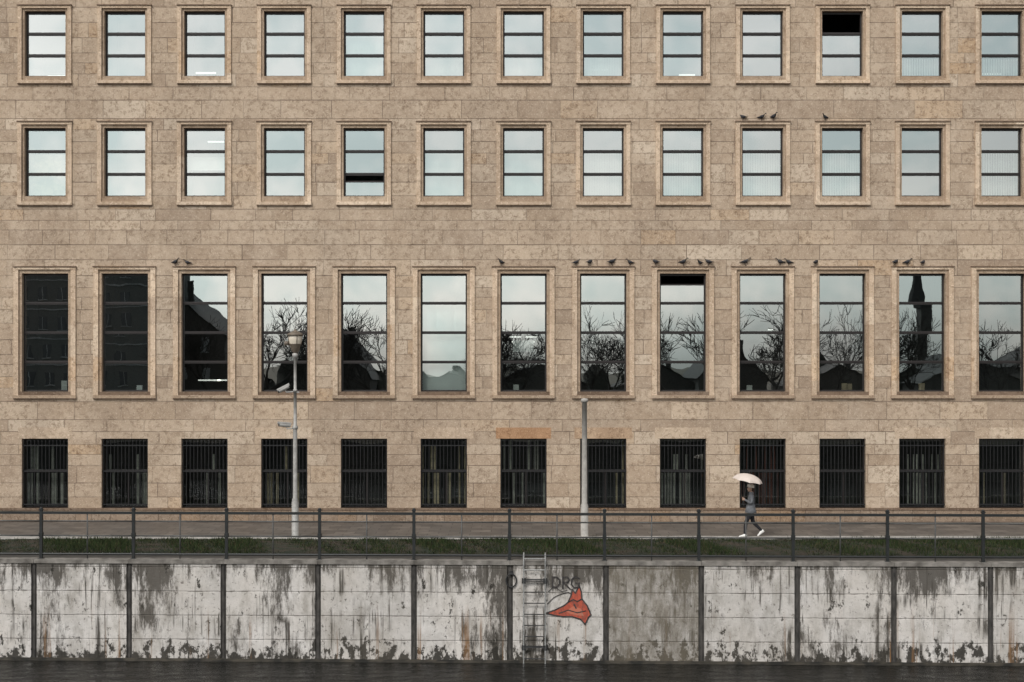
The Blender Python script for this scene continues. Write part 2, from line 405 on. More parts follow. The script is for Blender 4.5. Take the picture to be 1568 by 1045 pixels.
# ---------------------------------------------------------------- canal wall (own slightly turned frame)
def lx_(px): 
    u=(px-784)/F
    return 40*u/(1-u*TA)/math.cos(AW)
JP=[52,198,342,487,634,781,928,1074,1221,1369,1517]
J=[lx_(a) for a in JP]
sp=(J[-1]-J[0])/(len(J)-1)
Jall=[J[0]-sp*i for i in range(12,0,-1)]+J+[J[-1]+sp*i for i in range(1,12)]
def wall_mat(name,dark=0.0,seed=0):
    t=NT(name); c=t.coord(); x,y,z=t.sep(c)
    base=t.mix(t.mapr(t.noise(c,1.6,7,.65),.38,.66),(.66,.63,.60),(.49,.465,.435))
    base=t.mix(t.mapr(t.noise(c,.5,3),.4,.65,0,.5),base,(.60,.55,.495))
    o=(seed*7.3,0,seed*3.1)
    s0=t.noise(t.scale(c,1.6,1,.7,o),1.0,7,.7)
    base=t.mix(t.mapr(s0,.48,.68,0,.8),base,(.29,.265,.23))
    tt=t.mapr(z,-1.3,-.15)
    s1=t.noise(t.scale(c,5.0,1,1.2,o),1.0,7,.8)
    s1b=t.noise(t.scale(c,.7,1,.3,o),1.0,2)
    f1=t.mapr(t.math('ADD',t.math('ADD',s1,t.math('MULTIPLY',s1b,1.1)),t.math('MULTIPLY',tt,.21)),1.12,1.26,0,.9)
    col=t.mix(f1,base,(.065,.057,.047))
    s2=t.noise(t.scale(c,7.5,1,.25,(o[0]+3,0,o[2])),1.0,5,.65); m2=t.noise(t.scale(c,.8,1,.7,(9+o[0],0,0)),1.0,2)
    f2=t.math('MULTIPLY',t.mapr(s2,.52,.60),t.mapr(m2,.49,.58,0,.92)); col=t.mix(f2,col,(.05,.044,.036))
    tb=t.mapr(z,-2.2,-3.0)
    s3=t.noise(t.scale(c,3.0,1,1.8,(o[0]+5,0,2)),1.0,7,.7)
    f3=t.mapr(t.math('ADD',s3,t.math('MULTIPLY',tb,.18)),.605,.65,0,.95); col=t.mix(f3,col,(.032,.029,.024))
    s5=t.noise(t.scale(c,1,1,1,(o[0],4,0)),6.5,6,.8); f5=t.mapr(s5,.57,.64,0,.75); col=t.mix(f5,col,(.11,.095,.08))
    s4=t.noise(t.scale(c,4.2,1,.16,(o[0]+11,0,o[2])),1.0,4,.6); tr=t.mapr(z,-1.2,-2.4)
    f4=t.math('MULTIPLY',t.mapr(s4,.59,.68,0,.9),tr); col=t.mix(f4,col,(.22,.12,.055))
    zz=t.math('ADD',z,t.math('MULTIPLY',t.math('SUBTRACT',t.noise(c,2.5,3),.5),.04))
    fr_=t.math('PINGPONG',t.math('ADD',zz,.98+7.0),.35)
    jm=t.mapr(fr_,.0,.024,1,0); jn=t.mapr(t.noise(t.scale(c,1,1,1,(2,0,7)),3.2,5),.42,.6,.1,.9)
    col=t.mix(t.math('MULTIPLY',jm,jn),col,(.07,.06,.05))
    if dark>0: 
        dn=t.noise(t.scale(c,2.2,1,1.2,(8,0,0)),1,7,.85)
        col=t.mix(t.mapr(dn,.35,.62,dark*.4,dark),col,(.14,.12,.09))
    h=t.math('SUBTRACT',t.noise(c,9,7,.7),t.math('MULTIPLY',jm,.8))
    return t.fin(col,.88,t.bump(h,.55,.03),spec=.2)
M_wp=[wall_mat('wall_concrete_a',0,0),wall_mat('wall_concrete_b',0.10,2.7),wall_mat('wall_concrete_c',.2,5.1)]
M_wd=wall_mat('wall_concrete_dark',.85,8)
t=NT('wall_joint_concrete'); c=t.coord(); M_joint=t.fin(t.mix(t.mapr(t.noise(t.scale(c,3,1,1),3,6),.35,.65),(.028,.026,.024),(.085,.078,.07)),.9,t.bump(t.noise(c,10,5),.6,.02))
t=NT('coping_concrete'); c=t.coord(); M_cope=t.fin(t.mix(t.mapr(t.noise(c,2.5,7),.35,.65),(.10,.09,.078),(.27,.25,.225)),.88,t.bump(t.noise(c,10,5),.5,.02))
cw=empty('canal_wall',(0,40,0),AW)
ZW=-.17; ZWB=-2.97
order=[0,1,0,2,0,1,0,2,1,0,2,0]
panels=[MB() for _ in range(4)]
jt=MB()
for i in range(len(Jall)-1):
    a=Jall[i]+.085; b=Jall[i+1]-.085
    xm=(Jall[i]+Jall[i+1])/2
    if abs(xm-(J[6]+J[7])/2)<.3: m=3
    else: m=order[i%12]
    mb=panels[m]; nseg=34
    off=random.uniform(-.008,.008)
    pv=None
    for s in range(nseg+1):
        x=a+(b-a)*s/nseg; zb=ZWB+random.uniform(-.03,.05)
        cur=(x,zb)
        if pv:
            mb.quad((pv[0],off,pv[1]),(x,off,zb),(x,off,ZW),(pv[0],off,ZW))
        pv=cur
    mb.quad((a,.12,ZWB),(a,off,ZWB),(a,off,ZW),(a,.12,ZW)); mb.quad((b,off,ZWB),(b,.12,ZWB),(b,.12,ZW),(b,off,ZW))
for i,x in enumerate(Jall):
    jt.box(x-.1,x+.1,.045,.3,-3.4,ZW,0)
    jt.box(x-.028,x+.028,.02,.05,-3.2,ZW,0)
jt.box(-70,70,.1,.6,-3.5,ZW,0)
jt.box(-70,70,-.10,.1,-3.3,-2.955,1)
jt.box(-70,70,-.03,.03,-2.956,-2.93,1)
for n_,mb,mm in zip('abcd',panels,M_wp+[M_wd]): mb.obj('panels_'+n_,[mm],cw)
t=NT('waterline_algae'); c=t.coord(); M_alg=t.fin(t.mix(t.mapr(t.noise(t.scale(c,1,1,2),2,6),.4,.6),(.015,.014,.011),(.07,.06,.045)),.6)
jt.obj('joints',[M_joint,M_alg],cw)
cp=MB()
for i in range(len(Jall)-1):
    cp.box(Jall[i]+.006,Jall[i+1]-.006,-.045,.36,ZW-.002,ZW+.115+random.uniform(-.004,.004),0)
cp.box(-70,70,.36,1.05,-.4,-.075,1)
cp.obj('coping',[M_cope,simple('coping_back_dark',(.055,.05,.043),.9)],cw)

# ---------------------------------------------------------------- railing
M_rail=simple('railing_dark_paint',(.014,.016,.016),.5,0,.3,10)
M_rail2=simple('railing_grey_steel',(.07,.07,.067),.5,0,.3,10)
rl=empty('railing',(0,40,0),AW)
r1=MB(); r2=MB()
zt=1.32
PP=[60,202,345,488,633,780,926,1071,1216,1361,1508]
P=[lx_(a) for a in PP]; ps=(P[-1]-P[0])/10
Pall=[P[0]-ps*i for i in range(11,0,-1)]+P+[P[-1]+ps*i for i in range(1,11)]
yr=.16
for i,x in enumerate(Pall):
    r1.box(x-.042,x+.042,yr-.04,yr+.04,-.08,zt+.04)
    r1.box(x-.058,x+.058,yr-.06,yr+.06,zt+.04,zt+.07)
    r1.lathe([(.045,0),(.055,.02),(.035,.045),(0,.06)],10,(x,yr,zt+.07))
    r1.box(x-.08,x+.08,yr-.09,yr+.09,-.08,-.045)
    r1.box(x-.055,x+.055,yr-.058,yr+.058,.58,.70)
    if i<len(Pall)-1:
        xb=Pall[i+1]; xm=(x+xb)/2
        r1.box(x+.042,xb-.042,yr-.03,yr+.03,zt-.075,zt+.0)
        for zz in (1.04,.61): r2.tube((x+.03,yr,zz),(xb-.03,yr,zz),.022,n=8)
        r1.tube((x+.03,yr,.08),(xb-.03,yr,.08),.028,n=8)
        r2.tube((xm,yr,-.06),(xm,yr,zt-.06),.02,n=8)
r1.obj('posts_and_handrail',[M_rail],rl); r2.obj('intermediate_rails',[M_rail2],rl,True)

# ---------------------------------------------------------------- ladder
M_lad=simple('ladder_galvanised',(.30,.30,.29),.5,.2,.35,12); M_blk=simple('black_iron',(.02,.02,.02),.6)
ld=empty('wall_ladder',(0,40,0),AW); L=MB()
xa=lx_(802); xb=lx_(835)
for x in (xa,xb):
    L.path([(x,.1,-.05),(x,.08,.1),(x,.0,.17),(x,-.1,.1),(x,-.13,-.05),(x,-.13,-3.1)],.021,8,0)
for zz in (.02,-.30,-.62,-.94,-1.26,-1.58,-1.90,-2.22,-2.54,-2.86):
    L.tube((xa,-.13,zz),(xb,-.13,zz),.016,n=8,mi=1 if -2.9<zz<-.5 else 0)
for zz in (-.62,-2.55):
    for x in (xa,xb): L.box(x-.055,x+.055,-.15,.0,zz-.07,zz+.07,1)
    L.box(xa+.055,xb-.055,-.14,-.11,zz+.03,zz+.06,1)
L.obj('ladder_rails_and_rungs',[M_lad,M_blk],ld)
mr=empty('mooring_ring',(0,40,0),AW); R=MB(); xc=lx_(783); zc=5.6-(889-560)/52.9
pts=[(xc+.15*math.cos(a),-.05,zc+.19*math.sin(a)) for a in [i*math.tau/20 for i in range(21)]]
R.path(pts,.02,8); R.box(xc-.05,xc+.05,-.06,.06,zc+.16,zc+.27)
R.obj('ring',[M_blk],mr,False)

# ---------------------------------------------------------------- graffiti (flat paint)
gf=empty('graffiti',(0,40,0),AW); G=MB()
def wp(px,py): return (lx_(px), 5.6-(py-560)/52.75)
def fill(pts,y,mi): G.poly([(wp(*p)[0],y,wp(*p)[1]) for p in pts],mi)
def stroke(pts,wid,y,mi):
    P_=[Vector(wp(*p)) for p in pts]
    for a,b in zip(P_[:-1],P_[1:]):
        d=(b-a); 
        if d.length<1e-5: continue
        d.normalize(); nrm=Vector((-d.y,d.x))*wid/2; a2=a-d*wid*.4; b2=b+d*wid*.4
        y-=.00015
        G.quad((a2.x-nrm.x,y,a2.y-nrm.y),(b2.x-nrm.x,y,b2.y-nrm.y),(b2.x+nrm.x,y,b2.y+nrm.y),(a2.x+nrm.x,y,a2.y+nrm.y),mi)
out=[(836,938),(850,933),(864,926),(870,921),(875,909),(876,901),(881,907),(887,896),(890,905),(891,916),(899,926),(905,940),(901,944),(896,955),(889,947),(876,943),(862,943),(848,941)]
fill(out,-.014,0)
fill([(866,935),(878,927),(890,931),(894,942),(884,941),(874,939)],-.017,3)
stroke(out+[out[0]],.04,-.020,1)
stroke([(856,938),(870,933),(884,937),(897,934)],.03,-.024,1)
stroke([(870,921),(878,917),(884,920),(891,916)],.035,-.024,1)
stroke([(879,924),(882,930)],.04,-.024,1); stroke([(838,924),(848,914),(858,909),(870,906),(875,909)],.025,-.024,1)
stroke([(846,883),(846,899),(853,898),(857,893),(857,887),(852,883),(846,883)],.045,-.02,1)
stroke([(862,900),(862,883),(869,883),(872,887),(869,891),(862,891),(867,895),(873,901)],.045,-.02,1)
stroke([(887,885),(881,882),(876,886),(875,894),(879,899),(886,898),(887,892),(882,892)],.045,-.02,1)
stroke([(840,905),(848,897),(860,905),(868,903)],.02,-.02,1)
def spray(name,c1,c2):
    t=NT(name); c=t.coord(); n=t.noise(t.scale(c,2,1,1),5,6,.7); return t.fin(t.mix(t.mapr(n,.42,.62),c1,c2),.75,t.bump(n,.3,.01))
G.obj('paint',[spray('spray_red',(.46,.085,.045),(.22,.06,.04)),spray('spray_black',(.02,.018,.018),(.07,.06,.055)),M_blk,spray('spray_orange',(.52,.14,.08),(.36,.16,.11))],gf)

# ---------------------------------------------------------------- street lamp and pole
M_lamp=simple('lamp_post_grey',(.33,.32,.30),.55,.1,.25,6)
M_cap=simple('lamp_cap_bronze',(.16,.13,.10),.5,.2)
tg=NT('lamp_glass'); M_lg=tg.fin((.62,.55,.45),.25)
LX=fx(452,44.9); LY=44.9; kk=F/LY
sl=empty('street_lamp',(LX,LY,0)); S=MB()
def hz(py): return CH-(py-HY)/kk
S.lathe([(.16,0),(.16,.04),(.115,.06),(.115,1.15),(.10,1.2),(.10,1.24),(.075,1.3),(.068,hz(655)-.06)],16)
S.lathe([(.068,hz(655)-.06),(.095,hz(655)-.04),(.095,hz(655)+.04),(.055,hz(655)+.07),(.05,hz(600)),(.07,hz(600)),(.07,hz(597)),(.048,hz(596)),(.045,hz(548)),(.085,hz(547)),(.095,hz(543)),(.06,hz(541))],16)
S.lathe([(.06,hz(541)),(.13,hz(537)),(.17,hz(530)),(.20,hz(527))],20,mi=1)
S.lathe([(.19,hz(527)),(.215,hz(522)),(.22,hz(517)),(.20,hz(514))],20,mi=2)
S.lathe([(.20,hz(514)),(.27,hz(514)),(.25,hz(511.5)),(.15,hz(509)),(.05,hz(507)),(.03,hz(505)),(0,hz(504))],20,mi=1)
for i in range(4):
    a=i*math.pi/2+.4; S.tube((.2*math.cos(a),.2*math.sin(a),hz(528)),(.235*math.cos(a),.235*math.sin(a),hz(514)),.012,n=6,mi=1)
S.tube((0,0,hz(531)),(-.26,-.05,hz(526)),.018,n=8); S.box(-.34,-.2,-.11,.02,hz(529),hz(523),1)
S.obj('post_and_lantern',[M_lamp,M_cap,M_lg],sl,True)
C=MB()
def cctv(z,x,tilt):
    C.tube((0,0,z),(x*.45,-.05,z-.02),.02,n=8); C.tube((x*.45,-.05,z-.02),(x*.55,-.06,z+.1),.018,n=8)
    d=Vector((-math.cos(tilt),-.25,math.sin(tilt))).normalized(); o=Vector((x*.55,-.06,z+.1))
    C.tube(o-d*.16,o+d*.2,.062,.062,12); C.tube(o+d*.2,o+d*.235,.05,.045,12,1)
    C.tube(o-d*.18+Vector((0,0,.05)),o+d*.26+Vector((0,0,.055)),.05,.05,6)
cctv(hz(600),-.62,-.5); C.tube((0,0,hz(601)),(.14,-.05,hz(601)),.02,n=8)
cctv(hz(656),-.55,.1)
C.obj('cctv_cameras',[M_lamp,M_blk],sl)
PX=fx(895,44.9)
po=empty('lamp_pole',(PX,LY,0)); Q=MB()
Q.lathe([(.17,0),(.17,.04),(.125,.06),(.125,1.05),(.095,1.12),(.088,hz(700)),(.082,hz(616)),(.115,hz(616)),(.115,hz(611)),(0,hz(610))],18)
Q.obj('pole_shaft',[simple('pole_concrete',(.36,.34,.31),.75,0,.2,5)],po,True)

# ---------------------------------------------------------------- pigeons
def pigeon_mesh():
    m=MB(); n=10
    sec=[(-.17,.115,.012,.006),(-.12,.118,.03,.012),(-.07,.125,.04,.032),(-.02,.13,.052,.052),(.03,.14,.052,.056),(.07,.16,.042,.046),(.09,.185,.028,.03),(.10,.21,.022,.024),(.115,.23,.025,.024),(.135,.232,.016,.016),(.145,.228,.006,.006),(.17,.22,.001,.001)]
    for (x,z,ry,rz) in sec:
        for k in range(n):
            t=k*math.tau/n; m.v.append((x+(.02*math.sin(t) if x>.08 else 0),ry*math.cos(t),z+rz*math.sin(t)))
    for j in range(len(sec)-1):
        for k in range(n):
            k2=(k+1)%n; m.f.append((j*n+k,j*n+k2,(j+1)*n+k2,(j+1)*n+k)); m.m.append(1 if j in(5,6,7,8) else (2 if j>8 else 0))
    for s in (-1,1):
        m.tube((0,s*.02,.09),(.01,s*.022,.0),.006,.004,6,2); m.tube((.01,s*.022,.004),(.04,s*.03,.003),.004,.002,5,2)
        m.tube((-.13,s*.03,.125),(.03,s*.052,.14),.006,.022,6,0)
    return m.obj('pigeon',[simple('pigeon_grey',(.035,.035,.04),.7),simple('pigeon_neck',(.02,.026,.026),.4),simple('pigeon_beak',(.06,.04,.035),.6)],None,True)
pg=pigeon_mesh()
spots=[(268,408),(287,408),(768,408),(882,408),(903,408),(937,408),(965,408),(1004,408),(1046,408),(1072,408),(1085,408),(1141,408),(1195,408),(1208,408),(1249,408),(1371,408),(1389,408),(1413,408),(1138,186),(1166,186),(1184,186),(1264,186)]
for i,(px,py) in enumerate(spots):
    o=pg if i==0 else bpy.data.objects.new('pigeon',pg.data)
    if i: scene.collection.objects.link(o)
    d=D-.05
    o.location=(fx(px,d),d,fz(py)+.006); o.rotation_euler=(0,0,random.choice([0,math.pi])+random.uniform(-.9,.9)); s=random.uniform(.95,1.25); o.scale=(s,s,s)

# ---------------------------------------------------------------- pedestrian
def skin_mesh(name,verts,edges,radii,mats,parent,sub=2,root=0):
    me=bpy.data.meshes.new(name+'_src'); me.from_pydata(verts,edges,[])
    o=bpy.data.objects.new(name,me); scene.collection.objects.link(o)
    o.modifiers.new('Skin','SKIN')
    sv=me.skin_vertices[0].data
    for i,r in enumerate(radii):
        sv[i].radius=(r,r) if not isinstance(r,tuple) else r
        sv[i].use_root=(i==root)
    ss=o.modifiers.new('S','SUBSURF'); ss.levels=sub; ss.render_levels=sub
    dg=bpy.context.evaluated_depsgraph_get(); dg.update()
    ne=bpy.data.meshes.new_from_object(o.evaluated_get(dg))
    o.modifiers.clear(); o.data=ne
    ne.materials.clear()
    for m in mats: ne.materials.append(m)
    ne.polygons.foreach_set('use_smooth',[True]*len(ne.polygons))
    o.parent=parent
    return o
M_skin=simple('skin',(.46,.30,.22),.55,0,.08); M_jack=simple('jacket_grey',(.13,.135,.145),.9,0,.3,14); M_trou=simple('trousers_black',(.014,.014,.017),.9)
M_shoe=simple('shoes_white',(.78,.77,.74),.6,0,.08); M_hat=simple('cap_beige',(.74,.68,.60),.85,0,.08); M_hair=simple('hair_brown',(.03,.02,.014),.6)
M_umb=simple('umbrella_cloth',(.64,.55,.49),.7,0,.05)
pd=empty('pedestrian',(fx(1149,45.05),45.05,0.004))
V_=[(0.02,0,.93),(.02,0,1.08),(.02,0,1.22),(.028,0,1.34),(.03,0,1.45),(.02,0,1.53),
    (.02,-.085,.86),(-.16,-.085,.49),(-.20,-.085,.10),
    (.03,.085,.86),(.10,.085,.48),(.395,.085,.19),
    (.03,-.15,1.355),(.0,-.205,1.11),(-.222,-.14,1.245),
    (.03,.15,1.355),(.10,.215,1.10),(.01,.20,.86)]
E_=[(0,1),(1,2),(2,3),(3,4),(4,5),(0,6),(6,7),(7,8),(0,9),(9,10),(10,11),(3,12),(12,13),(13,14),(3,15),(15,16),(16,17)]
R_=[(.13,.15),(.115,.135),(.12,.15),(.09,.11),(.055,.055),(.05,.05),.098,.07,.045,.098,.07,.045,.062,.05,.032,.062,.05,.032]
body=skin_mesh('body_clothed',V_,E_,R_,[M_jack,M_trou,M_skin],pd)
for p_ in body.data.polygons:
    cz=p_.center.z; cx_=p_.center
    if cz>1.445 and abs(cx_.y)<.09: p_.material_index=2
    elif cz<.86 and abs(cx_.y)<.175: p_.material_index=1
    else: p_.material_index=0
H=MB()
H.lathe([(.135,1.06),(.155,.98),(.178,.9),(.195,.80),(.185,.795)],20)
for i,v in enumerate(H.v): H.v[i]=(v[0]*.95+.01,v[1]*.96,v[2])
H.obj('jacket_hem',[M_jack],pd,True)
CL=MB(); CL.lathe([(.085,1.40),(.08,1.44),(.068,1.475),(.060,1.47)],14,(.028,0,0)); CL.obj('collar',[M_jack],pd,True)
bm=bmesh.new(); bmesh.ops.create_uvsphere(bm,u_segments=32,v_segments=24,radius=1)
for v in bm.verts:
    x,y,z=v.co
    X=x*.098; Y=y*.076; Z=z*.120
    if z<-.1 and x>0: X*=1-.45*(-z-.1)
    if z<-.1: Y*=1-.3*(-z-.1)
    if x<-.3 and z<-.3: X-=.016*min(1,(-z-.3)*2)
    if x<-.85 and abs(y)<.2 and -.4<z<.05: X-=.024*(1-abs(y)/.2)*(1-abs(z+.2)/.3 if abs(z+.2)<.3 else 0)
    if x<-.7 and 0<z<.25 and .2<abs(y)<.6: X+=.008
    v.co=(X,Y,Z)
me=bpy.data.meshes.new('head'); bm.to_mesh(me); bm.free(); me.materials.append(M_skin); me.materials.append(M_hair)
for f in me.polygons:
    c_=f.center; f.material_index=1 if (c_.x>.028 and c_.z>-.08) or c_.z>.07 else 0; f.use_smooth=True
hd=bpy.data.objects.new('head',me); scene.collection.objects.link(hd); hd.parent=pd; hd.location=(.005,0,1.59); hd.rotation_euler=(0,-.05,0)
fc=MB()
for s in (-1,1):
    fc.lathe([(.0,-.010),(.009,-.006),(.012,0),(.009,.006),(0,.010)],8,(-.076,s*.032,1.598),0)
    fc.box(-.087,-.07,s*.032-.014,s*.032+.014,1.618,1.622,0)
    fc.lathe([(0,-.03),(.014,-.02),(.018,.0),(.016,.02),(0,.03)],8,(.008,s*.072,1.59),1)
fc.box(-.093,-.085,-.016,.016,1.532,1.538,2)
fc.obj('face_features',[M_hair,M_skin,simple('lips',(.3,.1,.09),.5)],pd,True)
hr=MB(); hr.lathe([(.0,-.15),(.035,-.12),(.055,-.04),(.062,.03),(.05,.07)],14,(.045,0,1.59)); hr.obj('hair',[M_hair],pd,True)
ht=MB(); ht.lathe([(.112,0),(.116,-.012),(.116,.03),(.104,.065),(.06,.09),(0,.098)],20,(0,0,0))
ht.lathe([(.109,-.03),(.121,-.03),(.121,.022),(.109,.022)],20,(0,0,0))
for i,v in enumerate(ht.v): ht.v[i]=(v[0]*.98,v[1]*.82,v[2])
hh=ht.obj('knit_cap',[M_hat],pd,True); hh.location=(.012,0,1.65); hh.rotation_euler=(0,.18,0)
def shoe(ax,ay,az,pitch,nm):
    s=MB(); sec=[(.07,.03,.045),(.05,.038,.055),(.0,.04,.06),(-.06,.04,.045),(-.12,.044,.034),(-.17,.036,.026),(-.195,.015,.016)]
    n=10
    for (x,ry,rz) in sec:
        for k in range(n):
            t_=k*math.tau/n; s.v.append((x,ry*math.cos(t_),max(0,rz+rz*math.sin(t_))))
    for j in range(len(sec)-1):
        for k in range(n):
            k2=(k+1)%n; s.f.append((j*n+k,j*n+k2,(j+1)*n+k2,(j+1)*n+k)); s.m.append(0)
    s.f.append(tuple(range(n))); s.m.append(0); s.f.append(tuple((len(sec)-1)*n+k for k in reversed(range(n)))); s.m.append(0)
    o=s.obj(nm,[M_shoe],pd,True); o.location=(ax,ay,az); o.rotation_euler=(0,pitch,0)
shoe(-.20,-.085,.004,0.0,'shoe_front'); shoe(.42,.085,.125,-.62,'shoe_rear')
ux,uy=-.265,-.14
ha=MB(); ha.lathe([(0,-.05),(.028,-.04),(.033,0),(.028,.04),(0,.05)],10,(-.235,-.14,1.25)); 
ha.lathe([(0,-.05),(.024,-.04),(.034,0),(.022,.045),(0,.05)],10,(.0,.20,.82)); ha.obj('palms',[M_skin],pd,True)
for i in range(4):
    zz=1.285-i*.021; a0=-.9; ln_=[2.9,3.3,3.2,2.6][i]
    pts=[(-.24,-.14,zz)]+[(ux+.027*math.cos(a0-ln_*k/3),uy+.027*math.sin(a0-ln_*k/3),zz) for k in range(4)]
    skin_mesh('finger_umbrella_hand',pts,[(k,k+1) for k in range(4)],[.010,.010,.009,.009,.007],[M_skin],pd,1)
    ly=.175+i*.017; l=[.07,.08,.075,.06][i]
    pts=[(-.01,ly,.81),(-.015,ly,.785),(-.02,ly,.79-l*.55),(-.035,ly,.79-l)]
    skin_mesh('finger_free_hand',pts,[(0,1),(1,2),(2,3)],[.010,.0095,.009,.007],[M_skin],pd,1)
skin_mesh('thumb_umbrella_hand',[(-.24,-.14,1.26),(-.245,-.115,1.285),(-.268,-.11,1.305),(-.29,-.118,1.312)],[(0,1),(1,2),(2,3)],[.012,.011,.010,.008],[M_skin],pd,1)
skin_mesh('thumb_free_hand',[(0,.2,.84),(-.03,.185,.825),(-.045,.18,.80)],[(0,1),(1,2)],[.012,.011,.008],[M_skin],pd,1)
um=empty('umbrella',(fx(1149,45.05)+ux,45.05+uy,1.13)); um.rotation_euler=(0.05,math.radians(11),0)
U=MB()
U.tube((0,0,0.0),(0,0,1.02),.009,n=8,mi=1); U.tube((0,0,.02),(0,0,.2),.016,n=8,mi=1); U.lathe([(.012,1.0),(.01,1.03),(0,1.09)],8,(0,0,0),1)
U.path([(0,0,.02),(0,.0,-.02),(.02,0,-.045),(.045,0,-.03)],.014,8,1)
nr=8; rings=8; sg=5; RR=.50; HH=.27
tot=nr*sg
def upt(k,j):
    u=j/rings; a=k*math.tau/tot; ph=(k%sg)/sg; sag=1-.085*math.sin(math.pi*ph)*u
    r=RR*math.sin(u*1.35)/math.sin(1.35)*sag; z=.70+HH*(math.cos(u*1.45)) + .018*math.sin(math.pi*ph)*u*u
    return (r*math.cos(a),r*math.sin(a),z)
b0=len(U.v)
for j in range(rings+1):
    for k_ in range(tot): U.v.append(upt(k_,j))
for j in range(rings):
    for k_ in range(tot):
        k2=(k_+1)%tot; U.f.append((b0+j*tot+k_,b0+j*tot+k2,b0+(j+1)*tot+k2,b0+(j+1)*tot+k_)); U.m.append(0)
for r_ in range(nr):
    k_=r_*sg
    U.path([tuple(Vector(upt(k_,j))-Vector((0,0,.008))) for j in range(0,rings+1)],.004,5,1)
    m_=upt(k_,4); U.tube((0,0,.72),(m_[0],m_[1],m_[2]-.01),.003,n=5,mi=1)
    e_=upt(k_,rings); U.tube(e_,(e_[0]*1.03,e_[1]*1.03,e_[2]-.02),.004,n=5,mi=1)
U.obj('canopy_and_shaft',[M_umb,simple('umbrella_metal',(.05,.05,.05),.4,.5)],um)

# ---------------------------------------------------------------- far bank (seen mirrored in the glass)
M_bark=simple('bark',(.02,.017,.015),.95)
def tree_mesh(seed,H):
    rnd=random.Random(seed); m=MB()
    def grow(p,d,l,r,dep):
        n=3 if dep>1 else 2
        for i in range(n):
            d2=(d+Vector((rnd.gauss(0,.14),rnd.gauss(0,.14),rnd.gauss(.04,.1)))).normalized()
            q=p+d2*(l/n); r2=r*.88
            m.tube(p,q,r,r2,6 if dep>3 else 3,0,False); p=q; d=d2; r=r2
            if 0<dep<5 and rnd.random()<.55: side(p,d,l*.6,r*.55,dep-1)
        if dep>0:
            for _ in range(rnd.choice([2,3,3])): side(p,d,l*rnd.uniform(.7,.9),r*.78,dep-1)
    def side(p,d,l,r,dep):
        a=d.orthogonal().normalized(); a.rotate(Matrix.Rotation(rnd.uniform(0,math.tau),3,d))
        an=rnd.uniform(.35,.85); d2=(d*math.cos(an)+a*math.sin(an)); d2.z+=.12
        grow(p,d2.normalized(),l,max(r,.019),dep)
    grow(Vector((0,0,-.2)),Vector((0,0,1)),H*.26,H*.021,5)
    return m
tms=[tree_mesh(s,11) for s in (3,11,23)]
print('tree faces',[len(m.f) for m in tms])
tobj=[m.obj('bare_tree',[M_bark]) for m in tms]
tl=[(400,455,-22),(465,480,-28),(560,466,-20),(735,500,-26),(905,462,-20),(1035,468,-22),(1175,463,-21),(1285,462,-22),(1410,475,-24),(1530,490,-22),(1650,470,-22),(310,475,-30),(800,480,-22),(945,470,-26),(1080,478,-25),(595,490,-28),(1215,480,-28),(1330,480,-27)]
zmax=[max(v[2] for v in m.v) for m in tms]
for i,(px,py,y) in enumerate(tl):
    j=i%3
    if i<3: o=tobj[i]
    else:
        o=bpy.data.objects.new('bare_tree',tobj[j].data); scene.collection.objects.link(o)
    dd=D+(D-y); z=CH+(HY-py)*dd/F
    s=(z+.1)/zmax[j]; o.location=((px-784)*dd/F,y,-.1); o.scale=(s*.95,s*.95,s); o.rotation_euler=(0,0,i*1.9)
M_hw=simple('house_render',(.05,.047,.043),.9); M_hr=simple('house_roof',(.022,.021,.021),.8); M_win=simple('house_window',(.22,.24,.25),.3)
M_ap=simple('apartment_render',(.095,.098,.094),.9)
def gable(px,hw,ry,ey,y,nm='house'):
    e=empty(nm); dd=2*D-y
    cxx=(px-784)*dd/F; w=hw*dd/F; zr=CH+(HY-ry)*dd/F; ze=CH+(HY-ey)*dd/F
    m=MB(); a=cxx-w; b=cxx+w; yb=y-12
    m.box(a,b,yb,y,-.2,ze,0)
    m.poly([(a,y,ze),(b,y,ze),(cxx,y,zr)],0); m.poly([(b,yb,ze),(a,yb,ze),(cxx,yb,zr)],0)
    m.quad((a-.3,y+.3,ze-.2),(a-.3,yb-.3,ze-.2),(cxx,yb-.3,zr+.1),(cxx,y+.3,zr+.1),1); m.quad((b+.3,yb-.3,ze-.2),(b+.3,y+.3,ze-.2),(cxx,y+.3,zr+.1),(cxx,yb-.3,zr+.1),1)
    m.box(cxx+w*.3,cxx+w*.3+.6,y-4,y-3.4,ze,zr+.3,0)
    zz=1.2
    while zz+1.5<ze:
        x=a+1
        while x+1<b: m.box(x,x+.9,y-.05,y+.03,zz,zz+1.3,2); x+=2.4
        zz+=2.8
    m.obj('walls_roof_windows',[M_hw,M_hr,M_win],e)
for a in [(240,105,425,515,-34),(505,62,510,575,-36),(690,80,565,590,-40),(830,70,558,585,-38),(1010,60,560,590,-40),(1128,52,520,580,-36),(1290,70,560,588,-38),(1490,75,545,580,-36),(1680,110,500,560,-36)]: gable(*a)
ap=empty('apartment_building'); A=MB()
dd=2*D+25; xr=(228-784)*dd/F
A.box(-75,xr,-40,-25,-.2,15.6,0); A.box(-75.3,xr+.3,-40.3,-24.7,15.6,16,1)
zz=1.2
while zz<14:
    x=-74
    while x<xr-1.5:
        A.box(x,x+.8,-25.05,-24.96,zz,zz+1.15,2); A.box(x-.08,x+.88,-24.98,-24.9,zz-.1,zz-.02,3)
        A.box(x+.37,x+.43,-24.96,-24.94,zz,zz+1.15,3); x+=1.75
    A.box(-75.05,xr+.05,-25.02,-24.93,zz-.75,zz-.65,3)
    zz+=2.5
